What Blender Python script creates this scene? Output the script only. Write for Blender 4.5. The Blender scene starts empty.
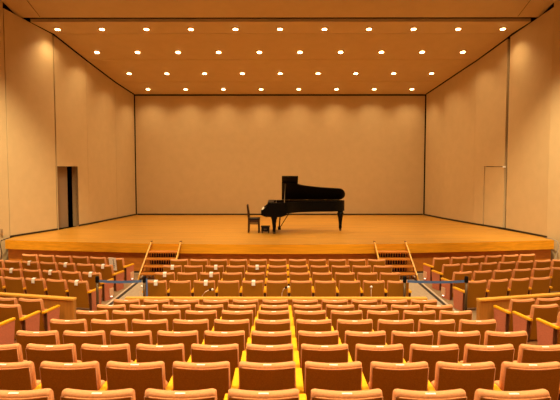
import bpy, bmesh, math, random
from mathutils import Vector, Matrix
random.seed(7)
PI = math.pi
scene = bpy.context.scene
COL = scene.collection
R = math.radians

# ------------------------------------------------------------------ materials
def srgb(r, g, b):
    f = lambda c: (c/255)/12.92 if c/255 <= .04045 else ((c/255+.055)/1.055)**2.4
    return (f(r), f(g), f(b), 1.0)

def mat(name, col, rough=.5, spec=.5, noise=0.0, scale=8.0, stretch=(1,1,1), bump=0.0, metal=0.0, coat=0.0, emit=None, estr=0.0, bscale=None):
    m = bpy.data.materials.new(name); m.use_nodes = True
    nt = m.node_tree; b = nt.nodes['Principled BSDF']
    b.inputs['Base Color'].default_value = col
    b.inputs['Roughness'].default_value = rough
    b.inputs['Metallic'].default_value = metal
    b.inputs['Specular IOR Level'].default_value = spec
    b.inputs['Coat Weight'].default_value = coat
    if emit:
        b.inputs['Emission Color'].default_value = emit
        b.inputs['Emission Strength'].default_value = estr
    if noise or bump:
        tc = nt.nodes.new('ShaderNodeTexCoord'); mp = nt.nodes.new('ShaderNodeMapping')
        mp.inputs['Scale'].default_value = stretch
        nt.links.new(tc.outputs['Object'], mp.inputs['Vector'])
        nz = nt.nodes.new('ShaderNodeTexNoise'); nz.inputs['Scale'].default_value = scale; nz.inputs['Detail'].default_value = 4
        nt.links.new(mp.outputs['Vector'], nz.inputs['Vector'])
        if noise:
            mr = nt.nodes.new('ShaderNodeMapRange')
            mr.inputs['From Min'].default_value = .3; mr.inputs['From Max'].default_value = .7
            mr.inputs['To Min'].default_value = 1-noise; mr.inputs['To Max'].default_value = 1+noise
            nt.links.new(nz.outputs['Fac'], mr.inputs['Value'])
            mx = nt.nodes.new('ShaderNodeVectorMath'); mx.operation = 'SCALE'
            mx.inputs[0].default_value = col[:3]
            nt.links.new(mr.outputs['Result'], mx.inputs['Scale'])
            nt.links.new(mx.outputs['Vector'], b.inputs['Base Color'])
        if bump:
            bp = nt.nodes.new('ShaderNodeBump'); bp.inputs['Strength'].default_value = bump; bp.inputs['Distance'].default_value = .01
            src = nz
            if bscale:
                src = nt.nodes.new('ShaderNodeTexNoise'); src.inputs['Scale'].default_value = bscale
                nt.links.new(mp.outputs['Vector'], src.inputs['Vector'])
            nt.links.new(src.outputs['Fac'], bp.inputs['Height'])
            nt.links.new(bp.outputs['Normal'], b.inputs['Normal'])
    return m

def plank_mat(name, c1, c2, gap, rough, width, length, spec=.5, vert=False):
    """boards laid along X: brick texture for the joints plus streaky grain"""
    m = bpy.data.materials.new(name); m.use_nodes = True
    nt = m.node_tree; b = nt.nodes['Principled BSDF']
    b.inputs['Roughness'].default_value = rough; b.inputs['Specular IOR Level'].default_value = spec
    tc = nt.nodes.new('ShaderNodeTexCoord'); mp = nt.nodes.new('ShaderNodeMapping')
    if vert: mp.inputs['Rotation'].default_value = (PI/2, 0, 0)
    nt.links.new(tc.outputs['Object'], mp.inputs['Vector'])
    br = nt.nodes.new('ShaderNodeTexBrick')
    br.inputs['Color1'].default_value = c1; br.inputs['Color2'].default_value = c2; br.inputs['Mortar'].default_value = gap
    br.inputs['Scale'].default_value = 1.0; br.inputs['Mortar Size'].default_value = .0025; br.inputs['Mortar Smooth'].default_value = .3
    br.inputs['Brick Width'].default_value = length; br.inputs['Row Height'].default_value = width; br.inputs['Bias'].default_value = 0
    nt.links.new(mp.outputs['Vector'], br.inputs['Vector'])
    m2 = nt.nodes.new('ShaderNodeMapping'); m2.inputs['Scale'].default_value = (.5, 9, 9)
    nt.links.new(tc.outputs['Object'], m2.inputs['Vector'])
    nz = nt.nodes.new('ShaderNodeTexNoise'); nz.inputs['Scale'].default_value = 3; nz.inputs['Detail'].default_value = 6
    nt.links.new(m2.outputs['Vector'], nz.inputs['Vector'])
    mr = nt.nodes.new('ShaderNodeMapRange'); mr.inputs['From Min'].default_value = .3; mr.inputs['From Max'].default_value = .7
    mr.inputs['To Min'].default_value = .86; mr.inputs['To Max'].default_value = 1.14
    nt.links.new(nz.outputs['Fac'], mr.inputs['Value'])
    sc = nt.nodes.new('ShaderNodeVectorMath'); sc.operation = 'SCALE'
    nt.links.new(br.outputs['Color'], sc.inputs[0]); nt.links.new(mr.outputs['Result'], sc.inputs['Scale'])
    nt.links.new(sc.outputs['Vector'], b.inputs['Base Color'])
    return m

M = {}
M['wall'] = mat('wall_panel_paint', (.58, .43, .235, 1), .55, .3, .03, 3, bump=.04, bscale=120)
M['ceil'] = mat('ceiling_panel_paint', (.60, .44, .25, 1), .6, .25, .03, 2.5)
M['stage'] = plank_mat('stage_boards', (.54, .255, .026, 1), (.40, .175, .018, 1), (.24, .10, .01, 1), .33, .11, 2.4)
M['fascia'] = mat('stage_fascia_wood', (.66, .285, .012, 1), .5, .2, .14, 2.2, (.5, 6, 9))
M['panel'] = mat('stage_front_wood', (.50, .17, .018, 1), .5, .3, .14, 3, (1, 6, 5))
M['trimwood'] = mat('rail_wood', (.78, .41, .06, 1), .35, .5, .10, 3, (.6, 8, 8))
M['veneer'] = mat('partition_veneer', (.50, .21, .03, 1), .45, .4, .12, 3, (6, 6, .8))
M['salmon'] = mat('salmon_upholstery', (.70, .305, .12, 1), .75, .25, .10, 60, bump=.15, bscale=220)
M['rose'] = mat('rose_side_upholstery', (.60, .20, .11, 1), .8, .2, .10, 60)
M['shell'] = mat('brown_back_panel', (.38, .155, .010, 1), .7, .12, .13, 90, bump=.05)
M['arm'] = mat('armrest_wood', (.95, .47, .010, 1), .3, .5, .06, 6, (8, 1, 8))
M['darkwood'] = mat('dark_bracket', (.10, .03, .008, 1), .5, .3)
M['plate'] = mat('number_plate_white', (.9, .86, .74, 1), .3, .5)
M['paper'] = mat('white_paper', (.95, .92, .84, 1), .7, .2)
M['ink'] = mat('printed_ink', (.03, .03, .03, 1), .8, .1)
M['carpet'] = mat('beige_carpet', (.43, .34, .24, 1), .9, .1, .10, 14, bump=.2, bscale=150)
M['carpet2'] = mat('grey_brown_carpet', (.30, .20, .11, 1), .9, .1, .10, 14)
M['terrace'] = mat('terrace_carpet', (.22, .09, .03, 1), .9, .1, .08, 14)
M['black'] = mat('black_lacquer', (.002, .0019, .0018, 1), .4, .10)
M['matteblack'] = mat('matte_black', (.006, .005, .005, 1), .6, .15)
M['void'] = mat('backstage_black', (.006, .005, .004, 1), .95, .05)
M['gold'] = mat('gold_iron_frame', (.75, .36, .07, 1), .35, .5, metal=.7)
M['brass'] = mat('brass', (.75, .5, .18, 1), .3, .5, metal=.9)
M['ivory'] = mat('ivory_keys', (.85, .78, .6, 1), .3, .5)
M['darkbrown'] = mat('dark_brown_chair_wood', (.035, .012, .006, 1), .35, .4)
M['post'] = mat('post_metal', (.15, .10, .05, 1), .45, .4, metal=.6)
M['belt'] = mat('blue_belt', (.10, .19, .44, 1), .7, .2)
M['doorgrey'] = mat('grey_door', (.26, .18, .11, 1), .6, .3)
M['jamb'] = mat('door_jamb_paint', (.36, .24, .12, 1), .6, .3)
M['lampglow'] = mat('lamp_glow', (1, .9, .6, 1), .5, .3, emit=(1, .74, .34, 1), estr=14)
M['lampring'] = mat('lamp_ring', (.7, .42, .16, 1), .4, .5)
M['stepglow'] = mat('step_light_glow', (1, .95, .85, 1), .5, .3, emit=(1, .9, .75, 1), estr=1.5)
M['stepbox'] = mat('step_light_housing', (.80, .50, .32, 1), .5, .3)
M['strip'] = mat('metal_floor_strip', (.02, .016, .012, 1), .5, .4)
M['steel'] = mat('polished_edge', (.72, .62, .48, 1), .25, .6)
M['white'] = mat('white_tip', (.92, .9, .84, 1), .4, .4)
M['stalk'] = mat('pale_stalk', (.78, .55, .36, 1), .4, .4)
M['cablepale'] = mat('grey_cable', (.35, .30, .24, 1), .6, .3)
M['cabledark'] = mat('dark_cable', (.06, .03, .015, 1), .6, .3)
M['line'] = mat('dark_skirting', (.03, .018, .01, 1), .6, .2)

# ------------------------------------------------------------------ helpers
def link(name, bm, m, parent=None, smooth=False, loc=None):
    me = bpy.data.meshes.new(name)
    bmesh.ops.recalc_face_normals(bm, faces=bm.faces)
    if smooth:
        for f in bm.faces: f.smooth = True
    bm.to_mesh(me); bm.free()
    me.materials.append(m)
    o = bpy.data.objects.new(name, me); COL.objects.link(o)
    if parent: o.parent = parent
    if loc: o.location = loc
    return o

def bevel(bm, w, seg=2):
    es = [e for e in bm.edges if len(e.link_faces) == 2 and e.calc_face_angle(0) > .5]
    bmesh.ops.bevel(bm, geom=es, offset=w, segments=seg, affect='EDGES', profile=.5, clamp_overlap=True)

def add_box(bm, c, s, mtx=None):
    r = bmesh.ops.create_cube(bm, size=1)
    m = Matrix.Translation(c) @ Matrix.Diagonal((s[0], s[1], s[2], 1))
    if mtx: m = mtx @ m
    bmesh.ops.transform(bm, matrix=m, verts=r['verts'])
    return r['verts']

def box(c, s, bev=0, mtx=None):
    bm = bmesh.new(); add_box(bm, c, s, mtx)
    if bev: bevel(bm, bev)
    return bm

def add_prism(bm, pts, z0, z1):
    """pts: (x, y) outline -> solid between z0 and z1 (z may be callables of x, y)"""
    f0 = z0 if callable(z0) else (lambda x, y: z0)
    f1 = z1 if callable(z1) else (lambda x, y: z1)
    a = [bm.verts.new((x, y, f0(x, y))) for x, y in pts]
    b = [bm.verts.new((x, y, f1(x, y))) for x, y in pts]
    n = len(pts)
    bm.faces.new(a[::-1]); bm.faces.new(b)
    for i in range(n): bm.faces.new((a[i], a[(i+1) % n], b[(i+1) % n], b[i]))

def prism(pts, z0, z1, bev=0):
    bm = bmesh.new(); add_prism(bm, pts, z0, z1)
    if bev: bevel(bm, bev)
    return bm

def add_lathe(bm, prof, n=16, c=(0, 0, 0), mtx=None):
    rings = []
    for r, z in prof:
        ring = []
        for k in range(n):
            v = Vector((r*math.cos(2*PI*k/n), r*math.sin(2*PI*k/n), z))
            if mtx: v = mtx @ v
            ring.append(bm.verts.new(v + Vector(c)))
        rings.append(ring)
    for i in range(len(rings)-1):
        for k in range(n): bm.faces.new((rings[i][k], rings[i][(k+1) % n], rings[i+1][(k+1) % n], rings[i+1][k]))
    bm.faces.new(rings[0][::-1]); bm.faces.new(rings[-1])

def lathe(prof, n=16, c=(0, 0, 0), mtx=None):
    bm = bmesh.new(); add_lathe(bm, prof, n, c, mtx); return bm

def add_tube(bm, pts, r, n=8):
    pts = [Vector(p) for p in pts]; rings = []
    for i, p in enumerate(pts):
        t = (pts[min(i+1, len(pts)-1)] - pts[max(i-1, 0)]).normalized()
        up = Vector((0, 0, 1)) if abs(t.z) < .9 else Vector((1, 0, 0))
        a = t.cross(up).normalized(); b = t.cross(a).normalized()
        rr = r[i] if isinstance(r, (list, tuple)) else r
        rings.append([bm.verts.new(p + a*rr*math.cos(2*PI*k/n) + b*rr*math.sin(2*PI*k/n)) for k in range(n)])
    for i in range(len(rings)-1):
        for k in range(n): bm.faces.new((rings[i][k], rings[i][(k+1) % n], rings[i+1][(k+1) % n], rings[i+1][k]))
    bm.faces.new(rings[0][::-1]); bm.faces.new(rings[-1])

def tube(pts, r, n=8):
    bm = bmesh.new(); add_tube(bm, pts, r, n); return bm

def tag(o, label, cat, group=None):
    o['label'] = label; o['category'] = cat
    if group: o['group'] = group
    return o

def thing(name, label, cat, loc=(0, 0, 0), rz=0, group=None):
    o = bpy.data.objects.new(name, None); COL.objects.link(o)
    o.empty_display_size = .1
    o.location = loc; o.rotation_euler = (0, 0, rz)
    return tag(o, label, cat, group)

def struct(name, bm, m, parent=None, smooth=False):
    o = link(name, bm, m, parent, smooth)
    if not parent: o['kind'] = 'structure'
    return o

ORD = ['', 'first', 'second', 'third', 'fourth', 'fifth', 'sixth', 'seventh', 'eighth', 'ninth', 'tenth', 'eleventh']
ST = .90            # stage height above the front floor
DS, CS = 'open-doorway side', 'closed-door side'

# ------------------------------------------------------------------ stage shell
LW = [(-8.50, 17.59), (-7.81, 19.64), (-7.33, 21.5), (-6.92, 23.8), (-6.59, 25.61)]
RW = [(8.46, 17.55), (8.04, 19.82), (7.50, 21.6), (6.95, 23.8), (6.63, 25.61)]
CEIL = [(18.6, 7.853), (19.64, 7.706), (21.5, 7.163), (23.8, 6.675), (25.61, 6.378)]
def ceil_z(y):
    if y < 18.6: return 7.853 + (18.6-y)*.20
    for (a, za), (b, zb) in zip(CEIL, CEIL[1:]):
        if y <= b: return za + (zb-za)*(y-a)/(b-a)
    return CEIL[-1][1]

def wall_panel(name, p, q, out, gap0=.012, gap1=.012, thick=.10, z0=ST, hole=None, m=None, top=-.025):
    """one tall panel between plan points p and q, thickness towards out (+1/-1 in x); hole = (s0, s1, ztop) leaves a doorway"""
    p, q = Vector(p), Vector(q); d = (q-p); L = d.length; d.normalize()
    n = Vector((d.y, -d.x))
    if n.x*out < 0: n = -n
    P = lambda s, t: (p + d*s + n*t)
    bm = bmesh.new()
    def slab(s0, s1, za, zb=None):
        pts = [P(s0, 0), P(s1, 0), P(s1, thick), P(s0, thick)]
        add_prism(bm, [(v.x, v.y) for v in pts], za, (lambda x, y: ceil_z(y)+top) if zb is None else zb)
    s0, s1 = gap0, L-gap1
    if hole:
        slab(s0, hole[0], z0); slab(hole[1], s1, z0); slab(hole[0], hole[1], hole[2])
    else:
        slab(s0, s1, z0)
    return struct(name, bm, m or M['wall']), P

# left: five bays, the second with the open doorway
wall_panel('wall_left', LW[0], LW[1], -1, .02, .02)
_, PL = wall_panel('wall_left.001', LW[1], LW[2], -1, .05, .004, hole=(.06, 1.24, 3.14))
wall_panel('wall_left.002', LW[2], LW[3], -1, .004, .004)
wall_panel('wall_left.003', LW[3], LW[4], -1, .004, .03)
wall_panel('wall_right', RW[0], RW[1], 1, .02, .02)
_, PR = wall_panel('wall_right.001', RW[1], RW[2], 1, .12, .004, hole=(.14, 1.26, 3.14))
wall_panel('wall_right.002', RW[2], RW[3], 1, .004, .004)
wall_panel('wall_right.003', RW[3], RW[4], 1, .004, .05)
# back wall in one flat sheet
struct('wall_back', box((0.02, 25.67, (ST+6.32)/2), (13.15, .08, 6.32-ST)), M['wall'])
# dark skirting along the shell
def skirting(name, p, q, side):
    p, q = Vector(p), Vector(q); d = (q-p); L = d.length; d.normalize()
    n = Vector((d.y, -d.x));  n = n if n.x*side < 0 else -n      # towards the stage
    pts = [p, q, q+n*.02, p+n*.02]
    struct(name, prism([(v.x, v.y) for v in pts], ST, ST+.06), M['line'])
skirting('baseboard_left', LW[0], LW[1], -1)
skirting('baseboard_left.001', PL(1.25, 0), LW[2], -1)
skirting('baseboard_left.002', LW[2], LW[3], -1); skirting('baseboard_left.003', LW[3], LW[4], -1)
skirting('baseboard_right', RW[0], RW[1], 1); skirting('baseboard_right.001', RW[1], RW[2], 1); skirting('baseboard_right.002', RW[2], RW[3], 1); skirting('baseboard_right.003', RW[3], RW[4], 1)
struct('baseboard_back', box((0.02, 25.62, ST+.03), (13.1, .02, .06)), M['line'])

# doorway: jamb, half-open door leaf, black backstage behind
bm = bmesh.new()
pts = [PL(1.24, 0), PL(1.24+.03, 0), PL(1.27, .24), PL(1.24, .24)]
add_prism(bm, [(v.x, v.y) for v in pts], ST, 3.14)
pts = [PL(.03, .101), PL(.06, .101), PL(.06, .24), PL(.03, .24)]
add_prism(bm, [(v.x, v.y) for v in pts], ST, 3.14)
pts = [PL(.03, .101), PL(1.27, .101), PL(1.27, .24), PL(.03, .24)]
add_prism(bm, [(v.x, v.y) for v in pts], 3.145, 3.20)
struct('trim_1', bm, M['jamb'])
a = PL(-.10, .26); b = PL(.92, .26); t = (b-a).normalized(); nn = Vector((t.y, -t.x))*.045
d1 = struct('door_1', prism([(v.x, v.y) for v in (a, b, b+nn, a+nn)], ST+.01, 3.12), M['doorgrey'])
# flush closed door in the opposite wall
bm = bmesh.new()
pts = [PR(.156, .016), PR(1.228, .016), PR(1.228, .06), PR(.156, .06)]
add_prism(bm, [(v.x, v.y) for v in pts], ST+.012, 3.118)
d2 = struct('door_2', bm, M['wall'])
h = PR(.11, -.02)
link('door_closer', box((h.x, h.y, 3.12), (.09, .07, .06), .01), M['white'], d2)

# ceiling bays of the shell
def ceiling_bay(name, i, g0, g1):
    (y0, z0), (y1, z1) = CEIL[i], CEIL[i+1]
    xl = lambda y: next((LW[k][0]+(LW[k+1][0]-LW[k][0])*(y-LW[k][1])/(LW[k+1][1]-LW[k][1]) for k in range(4) if y <= LW[k+1][1]+1e-6), LW[-1][0])
    xr = lambda y: next((RW[k][0]+(RW[k+1][0]-RW[k][0])*(y-RW[k][1])/(RW[k+1][1]-RW[k][1]) for k in range(4) if y <= RW[k+1][1]+1e-6), RW[-1][0])
    ya, yb = y0+g0, y1-g1
    m = .05
    ys = [ya + (yb-ya)*k/6 for k in range(7)]
    pts = [(xl(y)+m, y) for y in ys] + [(xr(y)-m, y) for y in ys[::-1]]
    return struct(name, prism(pts, lambda x, y: ceil_z(y), lambda x, y: ceil_z(y)+.10), M['ceil'])
ceiling_bay('ceiling', 0, 0, .012); ceiling_bay('ceiling.001', 1, .012, .012)
ceiling_bay('ceiling.002', 2, .012, .012); ceiling_bay('ceiling.003', 3, .012, .03)

# downlights of the shell
RINGM = lathe([(.105, .02), (.135, .0), (.135, -.012), (.108, -.014), (.105, .02)][:4], 20)
ring_me = link('trim_ring', RINGM, M['lampring'], smooth=True); ring_mesh = ring_me.data; bpy.data.objects.remove(ring_me)
bulb = link('bulb', lathe([(.02, -.013), (.082, -.02), (.085, -.026), (.05, -.034), (.01, -.036)], 20), M['lampglow'], smooth=True); bulb_mesh = bulb.data; bpy.data.objects.remove(bulb)
STAGE_W = 142
def spot(name, loc, energy, color, size, rad, blend=.6, rot=(0, 0, 0), parent=None):
    l = bpy.data.lights.new(name, 'SPOT'); l.energy = energy; l.color = color
    l.spot_size = size; l.spot_blend = blend; l.shadow_soft_size = rad
    o = bpy.data.objects.new(name, l); COL.objects.link(o); o.location = loc; o.rotation_euler = rot
    if parent: o.parent = parent
    return o
def downlights(y, x0, x1, n, rowname):
    s = [(z1-z0)/(y1-y0) for (y0, z0), (y1, z1) in zip(CEIL, CEIL[1:]) if y0 <= y <= y1][0]
    for k in range(n):
        x = x0 + (x1-x0)*k/(n-1)
        t = thing('downlight', f'round glowing ceiling downlight, {ORD[k+1]} from the {DS}, {rowname}', 'downlight', (x, y, ceil_z(y)), 0, 'downlights in the stage ceiling')
        t.rotation_euler = (math.atan(s), 0, 0)
        for me in (ring_mesh, bulb_mesh):
            o = bpy.data.objects.new(me.name, me); COL.objects.link(o); o.parent = t
        spot('stage_lamp', (0, 0, -.06), STAGE_W, (1, .72, .37), R(130), .09, 1.0, (-math.atan(s), 0, 0), t)
downlights(19.19, -7.46, 7.54, 11, 'row beside the ceiling edge')
downlights(20.89, -6.70, 6.75, 10, 'second row from ceiling edge')
downlights(22.83, -6.05, 6.13, 9, 'third row from ceiling edge')
downlights(24.785, -5.76, 5.80, 8, 'row beside the back wall')

# ------------------------------------------------------------------ auditorium shell
def arc_y(x, d=0.0): return 16.05 + .97*(x/8.4)**2 + d
XS = [-8.37 + 16.79*k/36 for k in range(37)]
stage_pts = [(x, arc_y(x)) for x in XS] + [(8.40, 17.9), (7.95, 19.85), (6.62, 25.65), (-6.6, 25.65), (-7.78, 19.7), (-8.44, 17.8)]
struct('floor_stage', prism(stage_pts, ST-.05, ST), M['stage'])
fp = [(x, arc_y(x, -.006)) for x in XS] + [(x, arc_y(x, .05)) for x in XS[::-1]]
struct('trim_2', prism(fp, ST-.275, ST-.002), M['fascia'])
fp = [(x, arc_y(x, .05)) for x in XS] + [(x, arc_y(x, .30)) for x in XS[::-1]]
struct('trim_3', prism(fp, ST-.27, ST-.055), M['fascia'])
XS2 = [-8.36 + 16.77*k/36 for k in range(37)]
fp = [(x, arc_y(x, .15)) for x in XS2] + [(x, arc_y(x, .24)) for x in XS2[::-1]]
struct('wall_stage', prism(fp, 0, ST-.27), M['panel'])
fp = [(x, arc_y(x, .135)) for x in XS2] + [(x, arc_y(x, .149)) for x in XS2[::-1]]
struct('baseboard_stage', prism(fp, 0, .05), M['line'])

struct('floor', box((0, 14.6, -.05), (21, 9.6, .1)), M['carpet'])
for s, nm in ((-1, 'floor_side'), (1, 'floor_side.001')):
    pts = [(3.90*s, 10.5), (9.6*s, 10.5), (9.6*s, 16.9), (7.5*s, 16.9), (3.90*s, 16.28)]
    struct(nm, prism(pts if s > 0 else pts[::-1], 0, .004), M['carpet2'])
    struct('trim_4' if s < 0 else 'trim_5', box((3.82*s, 13.4, .004), (.07, 5.6, .008)), M['strip'])
    struct('trim_6' if s < 0 else 'trim_7', box((3.89*s, 13.4, .006), (.05, 5.6, .012)), M['steel'])

# rear terraces, one carpeted step per row
ROWS_Y = [3.468, 4.381, 5.294, 6.207, 7.120, 8.034, 8.947, 9.860]
ROWS_Z = [1.755, 1.610, 1.459, 1.316, 1.194, 1.073, .928, .792]
bm = bmesh.new()
pts = [(10.42, -.3)]
prev = -.02
for y, z in list(zip(ROWS_Y, ROWS_Z))[::-1]:
    f = z-.72
    pts += [(y+.52, prev), (y+.52, f)]; prev = f
pts += [(2.6, prev), (2.6, prev+.14), (-4, prev+.14), (-4, -.3)]
a = [bm.verts.new((-10.3, y, z)) for y, z in pts]; b = [bm.verts.new((10.3, y, z)) for y, z in pts]
n = len(pts); bm.faces.new(a); bm.faces.new(b[::-1])
for i in range(n): bm.faces.new((a[i], a[(i+1) % n], b[(i+1) % n], b[i]))
struct('floor_terrace', bm, M['terrace'])

# auditorium side walls, ceiling, back wall, and the dark stage house around the shell
for s, nm in ((-1, 'wall_left.004'), (1, 'wall_right.004')):
    x0 = 8.50 if s < 0 else 8.46
    pts = [(x0, 17.57), (8.78, 16.75), (9.6, 14.6), (10.2, 12), (10.2, -4), (10.35, -4), (10.35, 12), (9.75, 14.7), (8.93, 16.85), (8.66, 17.60)]
    pts = [(x*s, y) for x, y in pts]
    struct(nm, prism(pts, -.05, 13.2), M['wall'])
def house_z(x, y): return 7.94 + (.29*(18.4-y) if y > 12 else .29*6.4 + .06*(12-y))
XL = [(-8.39, 18.4), (-8.44, 17.9), (-8.47, 17.53), (-8.9, 16.5), (-10.2, 12), (-10.2, -4)]
pts = XL + [(-x, y) for x, y in XL[::-1]]
bm = bmesh.new()
for (xa, ya), (xb, yb) in zip(XL, XL[1:]):
    v = [bm.verts.new(c) for c in ((xa, ya, house_z(0, ya)), (-xa, ya, house_z(0, ya)), (-xb, yb, house_z(0, yb)), (xb, yb, house_z(0, yb)))]
    bm.faces.new(v)
    w = [bm.verts.new((q.co.x, q.co.y, q.co.z+.15)) for q in v]
    bm.faces.new(w)
    for i in range(4): bm.faces.new((v[i], v[(i+1) % 4], w[(i+1) % 4], w[i]))
struct('ceiling.004', bm, M['ceil'])
# straight joints in the house ceiling
for s, nm in ((-1, 'trim_8'), (1, 'trim_9')):
    bm = bmesh.new()
    add_tube(bm, [(7.69*s, 18.36, house_z(0, 18.36)), (7.68*s, 12.05, house_z(0, 12.05))], .008, 4)
    struct(nm, bm, M['line'])
struct('wall_rear', box((0, -4.1, 6.5), (20.8, .2, 13.4)), M['wall'])
bm = bmesh.new()
add_box(bm, (0, 27.2, 5.2), (21, .1, 10.6)); add_box(bm, (-10.4, 22.4, 5.2), (.1, 9.6, 10.6)); add_box(bm, (10.4, 22.4, 5.2), (.1, 9.6, 10.6))
add_box(bm, (0, 22.8, 10.4), (21, 8.9, .1))
struct('wall_backstage', bm, M['void'])
struct('floor_backstage', box((0, 22.5, ST-.12), (20.6, 9.3, .1)), M['void'])
# proscenium header closing the gap above the canopy (dark)
struct('wall_header', box((0, 18.55, 9.3), (20.6, .1, 2.4)), M['void'])

# ------------------------------------------------------------------ auditorium seats
W = .455
def seat_meshes():
    out = {}
    tilt = math.tan(R(11)); H = .72
    def ring_profile(x, inset, top, y_off, thick, zlo, nround=5, rad=.036):
        """closed (y, z) loop: padded back, rear face at y_off, rounded top"""
        pts = []
        zt = top - inset
        r = min(rad, thick/2-.001)
        def yy(z): return (H - z)*tilt
        pts.append((inset*.6, zlo+inset)); 
        for k in range(1, 4): pts.append((inset*.6, zlo+inset+(zt-r-zlo-inset)*k/4))
        for k in range(nround+1):
            a = PI - (PI/2)*k/nround
            pts.append((inset*.6 + r + r*math.cos(a), zt - r + r*math.sin(a)))
        for k in range(nround+1):
            a = PI/2 - (PI/2)*k/nround
            pts.append((thick - inset*.6 - r + r*math.cos(a), zt - r + r*math.sin(a)))
        for k in range(3, 0, -1): pts.append((thick-inset*.6, zlo+inset+(zt-r-zlo-inset)*k/4))
        pts.append((thick-inset*.6, zlo+inset))
        return [(y + yy(z) + y_off, z) for y, z in pts]
    # padded backrest
    bm = bmesh.new(); rings = []
    xs = [-.5, -.492, -.47, -.44, -.36, -.24, -.12, 0, .12, .24, .36, .44, .47, .492, .5]
    for u in xs:
        e = abs(u)
        inset = 0.013*max(0, (e-.44)/.06)**2
        dip = .019*(1-(2*u)**2)
        curve = .016*(1-(2*u)**2)*-1 + .016
        pr = ring_profile(u*W, inset, H-dip, curve*.6-.004, .088, .15)
        rings.append([bm.verts.new((u*W, y, z)) for y, z in pr])
    n = len(rings[0])
    for i in range(len(rings)-1):
        for k in range(n): bm.faces.new((rings[i][k], rings[i][(k+1) % n], rings[i+1][(k+1) % n], rings[i+1][k]))
    bm.faces.new(rings[0][::-1]); bm.faces.new(rings[-1])
    out['backrest'] = (bm, M['salmon'], True)
    # piping ridge around the rear edge
    bm = bmesh.new(); path = []
    def rear(u, z): return Vector((u*W, (H-z)*tilt + (.016 - .016*(1-(2*u)**2))*.6 - .006, z))
    us = [-.49 + .98*k/12 for k in range(13)]
    path = [rear(-.49, .2), rear(-.49, .45)] + [rear(u, H-.037-.017*(1-(2*u)**2)) for u in us] + [rear(.49, .45), rear(.49, .2)]
    add_tube(bm, path, .0065, 6)
    out['piping'] = (bm, M['salmon'], True)
    # brown rear panel
    bm = bmesh.new(); g = []
    for u in [-.487 + .974*k/10 for k in range(11)]:
        ztop = H-.041-.018*(1-(2*u)**2)
        row = [rear(u, z) for z in (.10, .3, .5, ztop)]
        g.append(([bm.verts.new(p + Vector((0, -.005, 0))) for p in row], [bm.verts.new(p + Vector((0, .012, 0))) for p in row]))
    for i in range(len(g)-1):
        for k in range(3):
            bm.faces.new((g[i][0][k], g[i+1][0][k], g[i+1][0][k+1], g[i][0][k+1]))
            bm.faces.new((g[i][1][k], g[i][1][k+1], g[i+1][1][k+1], g[i+1][1][k]))
        bm.faces.new((g[i][0][3], g[i+1][0][3], g[i+1][1][3], g[i][1][3]))
        bm.faces.new((g[i][0][0], g[i][1][0], g[i+1][1][0], g[i+1][0][0]))
    for s in (0, -1):
        for k in range(3):
            bm.faces.new((g[s][0][k], g[s][0][k+1], g[s][1][k+1], g[s][1][k]))
    out['back_panel'] = (bm, M['shell'], False)
    # tip-up cushion, folded
    bm = bmesh.new()
    mt = Matrix.Translation((0, .205, .36)) @ Matrix.Rotation(R(-16), 4, 'X')
    add_box(bm, (0, .055, .025), (.42, .12, .20), mt); bevel(bm, .035, 3)
    out['seat_cushion'] = (bm, M['salmon'], True)
    # arm support (upholstered panel), armrest cap
    out['arm_support'] = (panel_bm(.042), M['rose'], False)
    bm = bmesh.new()
    add_box(bm, (0, .28, .466), (.062, .52, .040)); bevel(bm, .008, 2)
    out['armrest'] = (bm, M['arm'], False)
    bm = bmesh.new()
    add_box(bm, (0, .100, .245), (.044, .03, .40)); bevel(bm, .004, 1)
    out['rear_bracket'] = (bm, M['darkwood'], False)
    bm = bmesh.new(); add_box(bm, (0, .024, H-.0225), (.066, .016, .006), Matrix.Translation((0, .024, H-.0225)) @ Matrix.Rotation(R(14), 4, 'X') @ Matrix.Translation((0, -.024, -H+.0225))); bevel(bm, .001, 1)
    out['number_plate'] = (bm, M['plate'], False)
    # wider closed panels for row ends
    out['end_panel'] = (panel_bm(.055, 0.012), M['rose'], False)
    bm = bmesh.new(); add_box(bm, (0, .0, .0), (.026, .17, .18)); bevel(bm, .006, 2)
    out['step_light'] = (bm, M['stepbox'], False)
    bm = bmesh.new(); add_box(bm, (0, 0, 0), (.024, .07, .018)); bevel(bm, .003, 1)
    out['lens'] = (bm, M['stepglow'], False)
    return out
def panel_bm(w, z0=.012):
    bm = bmesh.new()
    prof = [(.13, z0), (.47, z0), (.525, .456), (.105, .456)]
    a = [bm.verts.new((-w/2, y, z)) for y, z in prof]; b = [bm.verts.new((w/2, y, z)) for y, z in prof]
    bm.faces.new(a); bm.faces.new(b[::-1])
    for i in range(4): bm.faces.new((a[i], a[(i+1) % 4], b[(i+1) % 4], b[i]))
    bevel(bm, .006, 1)
    return bm
SM = {}
for k, (bm, m, sm) in seat_meshes().items():
    o = link(k, bm, m, smooth=sm); SM[k] = o.data; bpy.data.objects.remove(o)

def part(key, parent, loc=(0, 0, 0)):
    o = bpy.data.objects.new(key, SM[key]); COL.objects.link(o); o.parent = parent; o.location = loc
    return o
PITCH = .530
def make_seat(loc, rz, label, group, arms=(1,), ends=(), plate=False, light_side=0, hs=1.0):
    t = thing('auditorium_seat', label, 'seat', loc, rz, group)
    b = part('backrest', t); part('piping', b); part('back_panel', t)
    part('seat_cushion', t)
    for s in arms:
        a = part('end_panel' if s in ends else 'arm_support', t, (s*PITCH/2, 0, 0))
        part('armrest', a); part('rear_bracket', a)
        if light_side == s:
            l = part('step_light', a, (s*.040, .385, .19)); part('lens', l, (s*.004, 0, -.108))
    if plate: part('number_plate', t)
    return t

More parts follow.
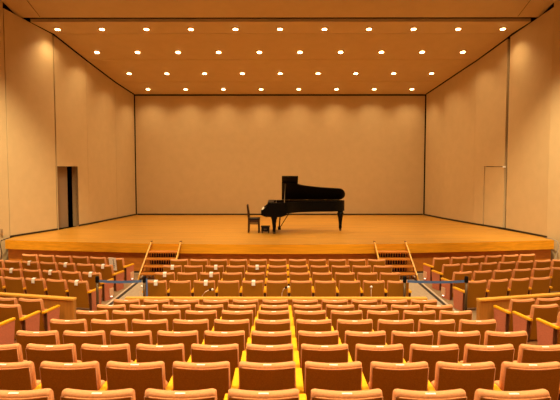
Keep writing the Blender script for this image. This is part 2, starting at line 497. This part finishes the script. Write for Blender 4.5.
# paper tags
def paper_tag(loc, rz, label, w=.078, h=.105, dx=0, lines=True):
    t = thing('paper_tag', label, 'paper tag', loc, rz, 'white paper tags on the seats')
    tl = math.tan(R(11)); bm = bmesh.new()
    sec = [(.045, .724), (.0, .716), (-.016, .700), (-.022, .72-h)]
    th = .002
    fr = [[bm.verts.new((dx+sx*w/2, y-th, z+th)) for y, z in sec] for sx in (-1, 1)]
    bk = [[bm.verts.new((dx+sx*w/2, y, z)) for y, z in sec] for sx in (-1, 1)]
    for k in range(3):
        bm.faces.new((fr[0][k], fr[1][k], fr[1][k+1], fr[0][k+1])); bm.faces.new((bk[0][k], bk[0][k+1], bk[1][k+1], bk[1][k]))
        for s in (0, 1): bm.faces.new((fr[s][k], fr[s][k+1], bk[s][k+1], bk[s][k]))
    for k in (0, 3): bm.faces.new((fr[0][k], fr[1][k], bk[1][k], bk[0][k]))
    link('sheet', bm, M['paper'], t)
    return t

# centre block behind the low partition
COLX = [.517 + .533*k for k in range(-6, 5)]
FCOL = [.522 + .525*k for k in range(-6, 5)]
vis = {0: range(2, 9), 1: range(1, 10), 2: range(0, 11)}
for r in range(8):
    cols = list(vis.get(r, range(11)))
    rowname = ORD[8-r]
    for c, i in enumerate(cols):
        arms = (-1, 1) if c == 0 else (1,)
        ends = ((-1,) if c == 0 else ()) + ((1,) if c == len(cols)-1 else ())
        make_seat((COLX[i], ROWS_Y[r], ROWS_Z[r]-.72), 0,
                  f'brown-backed centre-block seat, {ORD[c+1]} from the {DS}, {rowname} row behind the low partition',
                  'centre-block seats behind the low partition', arms, ends, plate=True)
# centre block by the stage
FRONT_Y = [11.95, 12.87, 13.79, 14.71]
front_tags = {0: (0, 2, 4), 1: (0, 2), 2: (0, 2, 4)}
for r, y in enumerate(FRONT_Y):
    rowname = ORD[4-r]
    for c in range(11):
        tg = c in front_tags.get(r, ())
        arms = (-1, 1) if c == 0 else (1,)
        ends = ((-1,) if c == 0 else ()) + ((1,) if c == 10 else ())
        make_seat((FCOL[c], y, -.02), 0,
                  f'{"paper-tagged" if tg else "plain"} brown centre-block seat, {ORD[c+1]} from the {DS}, {rowname} row from stage',
                  'centre-block seats below the stage', arms, ends)
        if tg: paper_tag((FCOL[c], y, -.02), 0, f'white paper tag on centre-block seat, {ORD[c+1]} from {DS}, {rowname} row from stage', dx=(-.01, .02, 0)[c//2] + .02)
# side blocks by the stage
def side_rows(anchors, counts, ang, s, blk, tags):
    for r, ((ax, ay), n) in enumerate(zip(anchors, counts)):
        rowname = ORD[4-r]
        for c in range(n):
            x = ax + s*PITCH*c*math.cos(ang); y = ay + PITCH*c*math.sin(ang)
            rz = s*ang
            tg = (r, c) in tags
            arms = (-1, 1) if c == 0 else ((s,))
            make_seat((x, y, -.02), rz, f'{"paper-tagged" if tg else "plain"} brown seat, {ORD[c+1]} from the aisle, {rowname} row from stage, {blk} block',
                      f'{blk} block seats below the stage', arms, (-s,) if c == 0 else (), light_side=(-s if (c == 0 and r in (1, 3)) else 0))
            if tg and r < 3: paper_tag((x, y, -.02), rz, f'white paper tag on {blk} seat, {ORD[c+1]} from aisle, {rowname} row from stage')
side_rows([(-4.332, 11.95), (-4.345, 12.87), (-4.38, 13.90), (-4.399, 14.93)], (5, 6, 7, 6), R(12.8), -1, 'doorway-side',
          {(0, 0), (0, 2), (1, 0), (1, 2), (1, 4), (2, 0), (2, 2), (2, 4), (3, 0)})
side_rows([(4.341, 11.975), (4.365, 12.99), (4.405, 13.995), (4.437, 14.99)], (4, 6, 7, 6), R(13), 1, 'closed-door-side', set())
# printed notice on the stage-row seat by the doorway-side aisle
t = thing('paper_notice', 'tall white notice with dark vertical lettering hung on aisle seat beside the stage steps', 'notice', (-4.399, 14.93, -.02), R(-12.8))
tl = math.tan(R(11))
mt = Matrix.Translation((-.06, -.022, .71)) @ Matrix.Rotation(R(11), 4, 'X')
link('sheet', box((0, 0, -.17), (.21, .004, .36), 0, mt), M['paper'], t)
bm = bmesh.new()
rnd = random.Random(3)
for k in range(5):                      # a column of small brush-like characters
    zc = -.05 - .055*k
    for _ in range(3): add_box(bm, (.03 + rnd.uniform(-.006, .006), -.0035, zc + rnd.uniform(-.016, .016)), (.036, .002, .006), mt)
    for _ in range(2): add_box(bm, (.03 + rnd.uniform(-.014, .014), -.0035, zc), (.006, .002, .038), mt)
link('lettering', bm, M['ink'], t)

# side blocks behind the partitions
def rear_side(s, blk):
    ang = R(9.5)
    for (ax, ay, az), n, rn in (((s*4.535, 10.12, .742), 2, 'first'), ((s*4.53, 9.235, .862), 1, 'second'), ((s*4.53, 8.32, .992), 1, 'third')):
        for c in range(n):
            x = ax + s*PITCH*c*math.cos(ang); y = ay + PITCH*c*math.sin(ang)
            make_seat((x, y, az-.72), s*ang, f'brown seat with salmon sides, {ORD[c+1]} from the aisle, {rn} row behind {blk} partition',
                      f'seats behind the {blk} partition', (-1, 1) if c == 0 else (s,), (-s,) if c == 0 else ())
rear_side(-1, 'doorway-side'); rear_side(1, 'closed-door-side')

# ------------------------------------------------------------------ low partitions
def partition(p, q, label):
    p, q = Vector(p), Vector(q); d = q-p; L = d.length; ang = math.atan2(d.y, d.x)
    t = thing('low_partition', label, 'partition', (p.x, p.y, 0), ang, 'low wooden partitions')
    link('panel', box((L/2, 0, .295), (L-.04, .07, .59), .006), M['veneer'], t)
    link('top_rail', box((L/2, 0, .602), (L, .13, .046), .01), M['trimwood'], t)
    link('end_post', box((.03, 0, .294), (.05, .10, .588), .006), M['veneer'], t)
    link('end_post', box((L-.03, 0, .294), (.05, .10, .588), .006), M['veneer'], t)
    return t
partition((-2.94, 10.74), (2.92, 10.74), 'long low wooden partition with yellow top rail across the centre block')
partition((-3.90, 10.68), (-6.66, 11.38), 'low wooden partition with yellow top rail in front of doorway-side seats')
partition((3.87, 10.63), (6.6, 11.37), 'low wooden partition with yellow top rail in front of closed-door-side seats')

# slender stalks rising behind the long partition
def stalk(x, y, pts, label, ball, dark=None):
    t = thing('gooseneck_microphone', label, 'microphone', (x, y, 0), 0, 'slim stalks behind the partition')
    link('base', lathe([(.05, .001), (.05, .012), (.012, .02)], 14), M['matteblack'], t, True)
    link('gooseneck', tube([(0, 0, .015)] + pts, .007, 8), M['stalk'], t, True)
    e = Vector(pts[-1])
    if dark:
        link('windscreen', lathe([(.008, -.024), (.02, -.012), (.022, .002), (.016, .016), (.006, .024)], 12, e+Vector(dark)), M['matteblack'], t, True)
    link('tip', lathe([(.008, -.026), (.022, -.014), (.026, 0), (.022, .014), (.008, .026)], 12, e+Vector(ball)), M['white'], t, True)
stalk(-1.53, 11.12, [(0, 0, .45), (.03, 0, .56), (.09, 0, .64), (.17, 0, .685)], 'slim curved stalk with black and white tip behind partition, second from doorway-side stairs', (.068, 0, .006), (.022, 0, .004))
stalk(.10, 11.12, [(0, 0, .50), (.005, 0, .62), (.04, 0, .70), (.075, 0, .735)], 'slim bent stalk with white ball tip behind partition below the piano', (.06, 0, .005), (.01, 0, 0))
stalk(1.90, 11.12, [(0, 0, .45), (0, 0, .60), (0, 0, .725)], 'slim straight stalk with white tip behind partition, toward closed-door side', (0, 0, .02))
stalk(-2.74, 11.12, [(-.01, 0, .45), (-.012, 0, .62), (.0, 0, .70), (.015, 0, .73)], 'slim short stalk with white tip beside the belt post at doorway-side stairs', (.01, 0, .02))

# ------------------------------------------------------------------ belt posts
def belt_post(x, y, label, belt_to=None, tail=False, side=1):
    t = thing('belt_post', label, 'belt post', (x, y, 0), 0, 'belt posts closing the aisles')
    link('base', lathe([(.13, .006), (.13, .014), (.11, .024), (.04, .04)], 24), M['matteblack'], t, True)
    link('pole', lathe([(.028, .03), (.028, .72)], 16), M['post'], t, True)
    link('head', lathe([(.036, .69), (.040, .70), (.040, .80), (.036, .818), (.02, .824)], 16), M['matteblack'], t, True)
    if belt_to is not None:
        L = belt_to - x
        bm = bmesh.new(); n = 12; pr = []
        for k in range(n+1):
            u = k/n; xx = (.04 if L > 0 else -.04) + (L - (.095 if L > 0 else -.095))*u
            sag = -.02*4*u*(1-u)
            pr.append([bm.verts.new((xx, yy, .715+sag+dz)) for yy, dz in ((-.002, -.027), (-.002, .027), (.002, .027), (.002, -.027))])
        for k in range(n):
            for j in range(4): bm.faces.new((pr[k][j], pr[k][(j+1) % 4], pr[k+1][(j+1) % 4], pr[k+1][j]))
        bm.faces.new(pr[0][::-1]); bm.faces.new(pr[-1])
        link('belt', bm, M['belt'], t)
    if tail:
        link('hanging_belt', box((.058, -.02, .56), (.035, .006, .42), .002), M['belt'], t)
    return t
belt_post(-3.842, 11.82, 'brown belt post beside the doorway-side front seats, its blue belt stretched', belt_to=-2.835+3.842-3.842)
belt_post(-2.835, 11.82, 'brown belt post below doorway-side stairs with a blue belt end hanging', tail=True)
belt_post(2.724, 11.82, 'brown belt post below closed-door-side stairs, at the centre block end')
belt_post(4.037, 11.82, 'brown belt post beside the closed-door-side front seats, its blue belt stretched', belt_to=2.724)

# ------------------------------------------------------------------ stage stairs
def stairs(xo_t, xi_t, xo_b, xi_b, label):
    t = thing('stage_stairs', label, 'stairs', ((xo_t+xi_t)/2, 15.9, 0), 0, 'stairs up to the stage')
    ox = (xo_t+xi_t)/2; oy = 15.9
    ye = arc_y(ox)
    def stringer(xt, xb):
        bm = bmesh.new(); w = .035
        prof = [(15.36, 0, 0), (15.50, 0, 0), (ye+.0, .86, 1), (ye+.0, .965, 1), (ye-.08, .965, 1), (15.36, .14, .05)]
        prof = [(y, z, z/.965) for y, z, _ in prof]
        A, B = [], []
        for y, z, u in prof:
            xc = xb + (xt-xb)*u - ox
            A.append(bm.verts.new((xc-w/2, y-oy-.01, z))); B.append(bm.verts.new((xc+w/2, y-oy-.01, z)))
        bm.faces.new(A); bm.faces.new(B[::-1])
        for i in range(len(prof)): bm.faces.new((A[i], A[(i+1) % 6], B[(i+1) % 6], B[i]))
        link('stringer', bm, M['trimwood'], t)
        xc = xt - ox
        link('stringer_cap', box((xc, ye-oy-.04, .975), (.05, .10, .02), .004), M['darkwood'], t)
    stringer(xo_t, xo_b); stringer(xi_t, xi_b)
    for k, (yc, z) in enumerate(((15.98, .72), (15.83, .54), (15.67, .36), (15.51, .18))):
        u = z/.965
        xa = xo_b + (xo_t-xo_b)*u; xb = xi_b + (xi_t-xi_b)*u
        w = abs(xb-xa) - .04
        link('tread', box(((xa+xb)/2-ox, yc-oy, z-.02), (w, .30, .045), .008), M['panel'], t)
        bm = bmesh.new(); nb = 12                       # open risers of upright slats
        for j in range(nb):
            add_box(bm, ((xa+xb)/2-ox - w/2 + w*(j+.5)/nb, yc-oy+.10, z-.112), (w/nb*.36, .016, .136))
        link('slatted_riser', bm, M['trimwood'], t)
    xa, xb = (xo_t+xo_b)/2, (xi_t+xi_b)/2
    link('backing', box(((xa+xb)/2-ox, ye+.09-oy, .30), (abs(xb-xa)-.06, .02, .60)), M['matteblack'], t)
stairs(-3.68, -2.83, -3.88, -2.95, 'wooden steps with slanted side boards up to stage on the open-doorway side')
stairs(3.69, 2.79, 3.88, 2.92, 'wooden steps with slanted side boards up to stage on the closed-door side')

# ------------------------------------------------------------------ grand piano
def smooth_path(pts, n=6):
    """Catmull-Rom through pts (open)"""
    out = []
    P = [Vector(p) for p in pts]
    for i in range(len(P)-1):
        p0, p1, p2, p3 = P[max(i-1, 0)], P[i], P[i+1], P[min(i+2, len(P)-1)]
        for k in range(n):
            t = k/n
            out.append(.5*((2*p1) + (p2-p0)*t + (2*p0-5*p1+4*p2-p3)*t*t + (3*p1-p0-3*p2+p3)*t**3))
    out.append(P[-1]); return [(v.x, v.y) for v in out]
BASS = 19.85
px0, py0 = 0.80, 19.1
pn = thing('grand_piano', 'black concert grand piano with raised lid standing on the stage', 'piano', (px0, py0, ST))
pn.scale = (1, 1, .952)
# coordinates: x along the stage, v = depth from the straight far side
bent = smooth_path([(.05, 1.56), (.30, 1.50), (.62, 1.12), (1.0, .93), (1.45, .82), (1.9, .72), (2.16, .55), (2.29, .33), (2.27, .12), (2.16, .02)], 5)
outline = [(-.10, 0), (-.10, 1.56)] + bent + [(2.10, 0)]
def w2(pts): return [(x-px0, BASS-v-py0) for x, v in pts]
def inset_outline(d):
    o = []
    b = smooth_path([(.05, 1.56-d), (.28, 1.50-d), (.60-d*.6, 1.12-d*.7), (1.0, .93-d), (1.45, .82-d), (1.9-d*.4, .72-d), (2.16-d*.8, .55-d*.5), (2.29-d, .33), (2.27-d, .12), (2.16-d, .02+d)], 5)
    return [(-.08, d), (-.08, 1.56-d)] + b + [(2.10-d, d)]
# rim as a ring (outer wall + inner wall)
bm = bmesh.new()
O = w2(outline); I = w2(inset_outline(.06)); n = len(O)
vo0 = [bm.verts.new((x, y, .735)) for x, y in O]; vo1 = [bm.verts.new((x, y, 1.105)) for x, y in O]
vi0 = [bm.verts.new((x, y, .735)) for x, y in I]; vi1 = [bm.verts.new((x, y, 1.105)) for x, y in I]
for i in range(n):
    j = (i+1) % n
    bm.faces.new((vo0[i], vo0[j], vo1[j], vo1[i])); bm.faces.new((vi0[j], vi0[i], vi1[i], vi1[j]))
    bm.faces.new((vo1[i], vo1[j], vi1[j], vi1[i])); bm.faces.new((vo0[j], vo0[i], vi0[i], vi0[j]))
link('rim', bm, M['black'], pn)
link('soundboard', prism(w2(inset_outline(.065)), .80, .83), M['gold'], pn)
link('iron_frame', prism(w2(inset_outline(.09)), .98, 1.0), M['gold'], pn)
# key end: cheeks, key bed, key slip, keys, fallboard
kx0 = -.575
for v0, v1 in ((0, .10), (1.46, 1.56)):
    bm = bmesh.new()
    prof = [(-.10, .72), (-.10, 1.105), (-.345, 1.105), (-.38, 1.01), (-.43, .94), (-.50, .88), (kx0, .84), (kx0, .72)]
    A = [bm.verts.new((x-px0, BASS-v0-py0, z)) for x, z in prof]; B = [bm.verts.new((x-px0, BASS-v1-py0, z)) for x, z in prof]
    bm.faces.new(A); bm.faces.new(B[::-1])
    for i in range(len(prof)): bm.faces.new((A[i], A[(i+1) % len(prof)], B[(i+1) % len(prof)], B[i]))
    link('cheek', bm, M['black'], pn)
bm = bmesh.new()
prof = [(kx0, .68), (kx0, .76), (-.08, .80), (.26, .80), (.26, .68), (.10, .615), (-.42, .615)]
A = [bm.verts.new((x-px0, BASS-.02-py0, z)) for x, z in prof]; B = [bm.verts.new((x-px0, BASS-1.545-py0, z)) for x, z in prof]
bm.faces.new(A); bm.faces.new(B[::-1])
for i in range(len(prof)): bm.faces.new((A[i], A[(i+1) % len(prof)], B[(i+1) % len(prof)], B[i]))
link('key_bed', bm, M['black'], pn)
bm = bmesh.new()
add_box(bm, ((kx0+.085)-px0, BASS-.78-py0, .835), (.15, 1.24, .05))
link('white_keys', bm, M['ivory'], pn)
bm = bmesh.new()
for k in range(36):
    if k % 7 in (2, 6): continue
    add_box(bm, (kx0+.12-px0, BASS-.16-1.24*(k+1)/36.5-py0, .866), (.09, .012, .014))
link('black_keys', bm, M['matteblack'], pn)
link('key_slip', box((kx0+.008-px0, BASS-.78-py0, .80), (.03, 1.36, .10), .004), M['black'], pn)
link('fallboard', box((-.36-px0, BASS-.78-py0, .95), (.03, 1.36, .24), .006, Matrix.Identity(4)), M['black'], pn)
link('music_desk', box((-.26-px0, BASS-.78-py0, 1.112), (.20, 1.34, .022), .005), M['black'], pn)
# lid: hinged on the straight far side, opened towards the hall
TH = R(34)
def lid_mat(): return Matrix.Translation((0, BASS-py0, 1.108)) @ Matrix.Rotation(-TH, 4, 'X')
def lid_prism(pts, z0, z1, bev=.006):
    bm = bmesh.new(); add_prism(bm, [(x-px0, -v) for x, v in pts], z0, z1)
    bevel(bm, bev, 2)
    bmesh.ops.transform(bm, matrix=lid_mat(), verts=bm.verts); return bm
lid_b = smooth_path([(.62, 1.12), (.75, 1.03), (1.0, .95), (1.45, .86), (1.9, .80), (2.16, .74), (2.30, .48), (2.30, .20), (2.20, .03)], 5)
lid_o = [(.10, 0.0), (.10, 1.20), (.5, 1.20)] + lid_b + [(2.12, 0.0)]
link('lid', lid_prism(lid_o, 0, .028), M['black'], pn)
link('lid_flap', lid_prism([(.105, .01), (.105, 1.56), (.645, 1.56), (.645, .01)], .031, .056), M['black'], pn)
bm = bmesh.new()
for x in (.35, 1.0, 1.65): add_box(bm, (x-px0, BASS-.01-py0, 1.108), (.09, .03, .02))
link('hinge', bm, M['brass'], pn)
# prop stick
pt = lid_mat() @ Vector((.22-px0, -1.13, -.004))
link('lid_prop', tube([(.19-px0, BASS-1.50-py0, 1.10), (pt.x, pt.y, pt.z)], .013, 8), M['post'], pn)
# legs with brass casters
def leg(x, y):
    g = link('leg', lathe([(.044, .075), (.046, .10), (.056, .14), (.050, .18), (.056, .30), (.082, .50), (.105, .58), (.115, .60), (.115, .66), (.095, .68), (.095, .775)], 18, (x-px0, y-py0, 0)), M['black'], pn, True)
    c = bmesh.new()
    add_lathe(c, [(.03, -.016), (.042, -.012), (.042, .012), (.03, .016)], 16, (x-px0, y-py0, .044), Matrix.Rotation(PI/2, 4, 'X'))
    add_lathe(c, [(.028, .05), (.032, .06), (.028, .085)], 12, (x-px0, y-py0, 0))
    link('caster', c, M['post'], g, True)
leg(-.15, 18.45); leg(-.15, 19.72); leg(2.14, 19.42)
# pedal lyre
ly = link('pedal_lyre', box((.02-px0, 19.05-py0, .14), (.10, .34, .09), .012), M['black'], pn)
bm = bmesh.new()
for dy in (-.11, .11): add_tube(bm, [(.02-px0, 19.05+dy-py0, .17), (.05-px0, 19.05+dy*.7-py0, .66)], .022, 8)
link('lyre_post', bm, M['black'], ly)
bm = bmesh.new()
for dy in (-.09, .09): add_tube(bm, [(.04-px0, 19.05+dy-py0, .16), (.36-px0, 19.05+dy-py0, .70)], .009, 6)
link('lyre_brace', bm, M['black'], ly)
for dy in (-.08, 0, .08):
    link('pedal', box((-.09-px0, 19.05+dy-py0, .075), (.14, .035, .014), .004), M['brass'], ly)

# ------------------------------------------------------------------ piano chair and footrest box
ch = thing('piano_chair', 'dark wooden high-backed chair standing at the piano keyboard', 'chair', (-.86, 19.02, ST))
link('seat', box((.02, 0, .47), (.40, .40, .05), .015), M['matteblack'], ch)
link('cushion_edge', box((.02, 0, .40), (.37, .37, .09), .004), M['darkbrown'], ch)
for sy in (-.17, .17):
    link('rear_leg', tube([(-.165, sy, 0), (-.155, sy, .44), (-.175, sy, .70), (-.205, sy, .95)], [.025, .030, .028, .022], 8), M['darkbrown'], ch)
    link('front_leg', tube([(.185, sy, 0), (.18, sy, .45)], [.024, .030], 8), M['darkbrown'], ch)
    link('side_stretcher', box((.01, sy, .30), (.33, .018, .028), .003), M['darkbrown'], ch)
link('top_rail', box((-.198, 0, .90), (.022, .34, .075), .006), M['darkbrown'], ch)
for k in range(4): link('back_slat', box((-.175, -.105+.07*k, .69), (.014, .028, .40), .003, Matrix.Identity(4)), M['darkbrown'], ch)
link('lower_rail', box((-.16, 0, .52), (.02, .33, .04), .004), M['darkbrown'], ch)
bxp = thing('footrest_box', 'small black footrest box between the chair and the piano pedals', 'footrest', (-.45, 18.86, ST))
link('body', box((0, 0, .13), (.27, .30, .15), .006), M['matteblack'], bxp)
link('top_pad', box((0, 0, .218), (.30, .33, .026), .008), M['matteblack'], bxp)
for sx in (-1, 1):
    for sy in (-1, 1): link('foot', box((sx*.11, sy*.12, .0285), (.03, .03, .055), .003), M['matteblack'], bxp)
link('handle', box((.0, -.156, .14), (.10, .012, .02), .003), M['post'], bxp)

# ------------------------------------------------------------------ small things at the stage ends
c = link('cable', tube([(-8.44, 17.45, ST+.01), (-8.42, 17.10, ST+.012), (-8.45, 16.93, ST-.01), (-8.47, 16.91, ST-.14), (-8.44, 16.93, .5), (-8.50, 16.92, .2), (-8.44, 16.90, .012)], .014, 6), M['cabledark'], smooth=True)
tag(c, 'dark cable running over the stage corner by the open-doorway side wall', 'cable')
c = link('cable', tube([(8.36, 17.45, ST+.012), (8.44, 17.15, ST+.012), (8.50, 16.96, ST-.04), (8.52, 16.94, ST-.2), (8.47, 16.94, .45), (8.40, 16.92, .2), (8.43, 16.9, .014)], .014, 6), M['cablepale'], smooth=True)
tag(c, 'grey cable hanging over the stage corner on the closed-door side', 'cable')
so = thing('wall_socket', 'small square socket plate on side wall beside the stage corner', 'socket', (-8.575, 17.21, ST+.24), R(71))
link('plate', box((0, -.012, 0), (.09, .014, .14), .003), M['jamb'], so)
link('socket_insert', box((0, -.021, 0), (.045, .006, .07), .002), M['doorgrey'], so)

# ------------------------------------------------------------------ house lights, added fill lamps, camera, world
HOUSE = [(x, y) for y in (4.0, 8.0, 13.2) for x in (-6.6, -2.2, 2.2, 6.6)]
for x, y in HOUSE:
    spot('house_and_fill_lamp', (x, y, house_z(x, y)-.05), {4.0: 1600, 8.0: 1250, 13.2: 850}[y], (1, .78, .46), R(116), .18, .7)
for x in (-5, 0, 5):  # unseen fill lamps added to brighten the backs of the nearest rows
    spot('house_and_fill_lamp', (x, .5, house_z(x, .5)-.05), 900, (1, .78, .46), R(116), .18, .7)
# unseen fill spots added to brighten the stage edge and side walls beside it
def aimed(x, y, tx, ty, tz, e, cone):
    p = Vector((x, y, house_z(x, y)-.08)); d = Vector((tx, ty, tz)) - p
    spot('front_fill_spot', p, e, (1, .78, .44), R(cone), .20, .9, d.to_track_quat('-Z', 'Y').to_euler())
for s in (-1, 1):
    aimed(6.0*s, 12.2, 8.7*s, 17.3, 1.5, 7000, 46)
for x in (-3.2, 0, 3.2):
    aimed(x*.8, 8.5, x, 17.4, .9, 3400, 30)

w = bpy.data.worlds.new('World'); scene.world = w; w.use_nodes = True
w.node_tree.nodes['Background'].inputs['Color'].default_value = (1, .75, .45, 1)
w.node_tree.nodes['Background'].inputs['Strength'].default_value = .02

cam = bpy.data.cameras.new('camera'); cam.lens = 36; cam.sensor_width = 36
co = bpy.data.objects.new('camera', cam); COL.objects.link(co)
co.location = (.10, 0, 3.19); co.rotation_euler = (PI/2 - math.atan(35/560), 0, math.atan(1.7/560))
cam.clip_end = 200; scene.camera = co
vs = scene.view_settings
vs.view_transform = 'Standard'; vs.look = 'None'; vs.gamma = 1; vs.exposure = 0; vs.use_curve_mapping = False
scene.cycles.use_denoising = True
scene.cycles.max_bounces = 6; scene.cycles.diffuse_bounces = 4
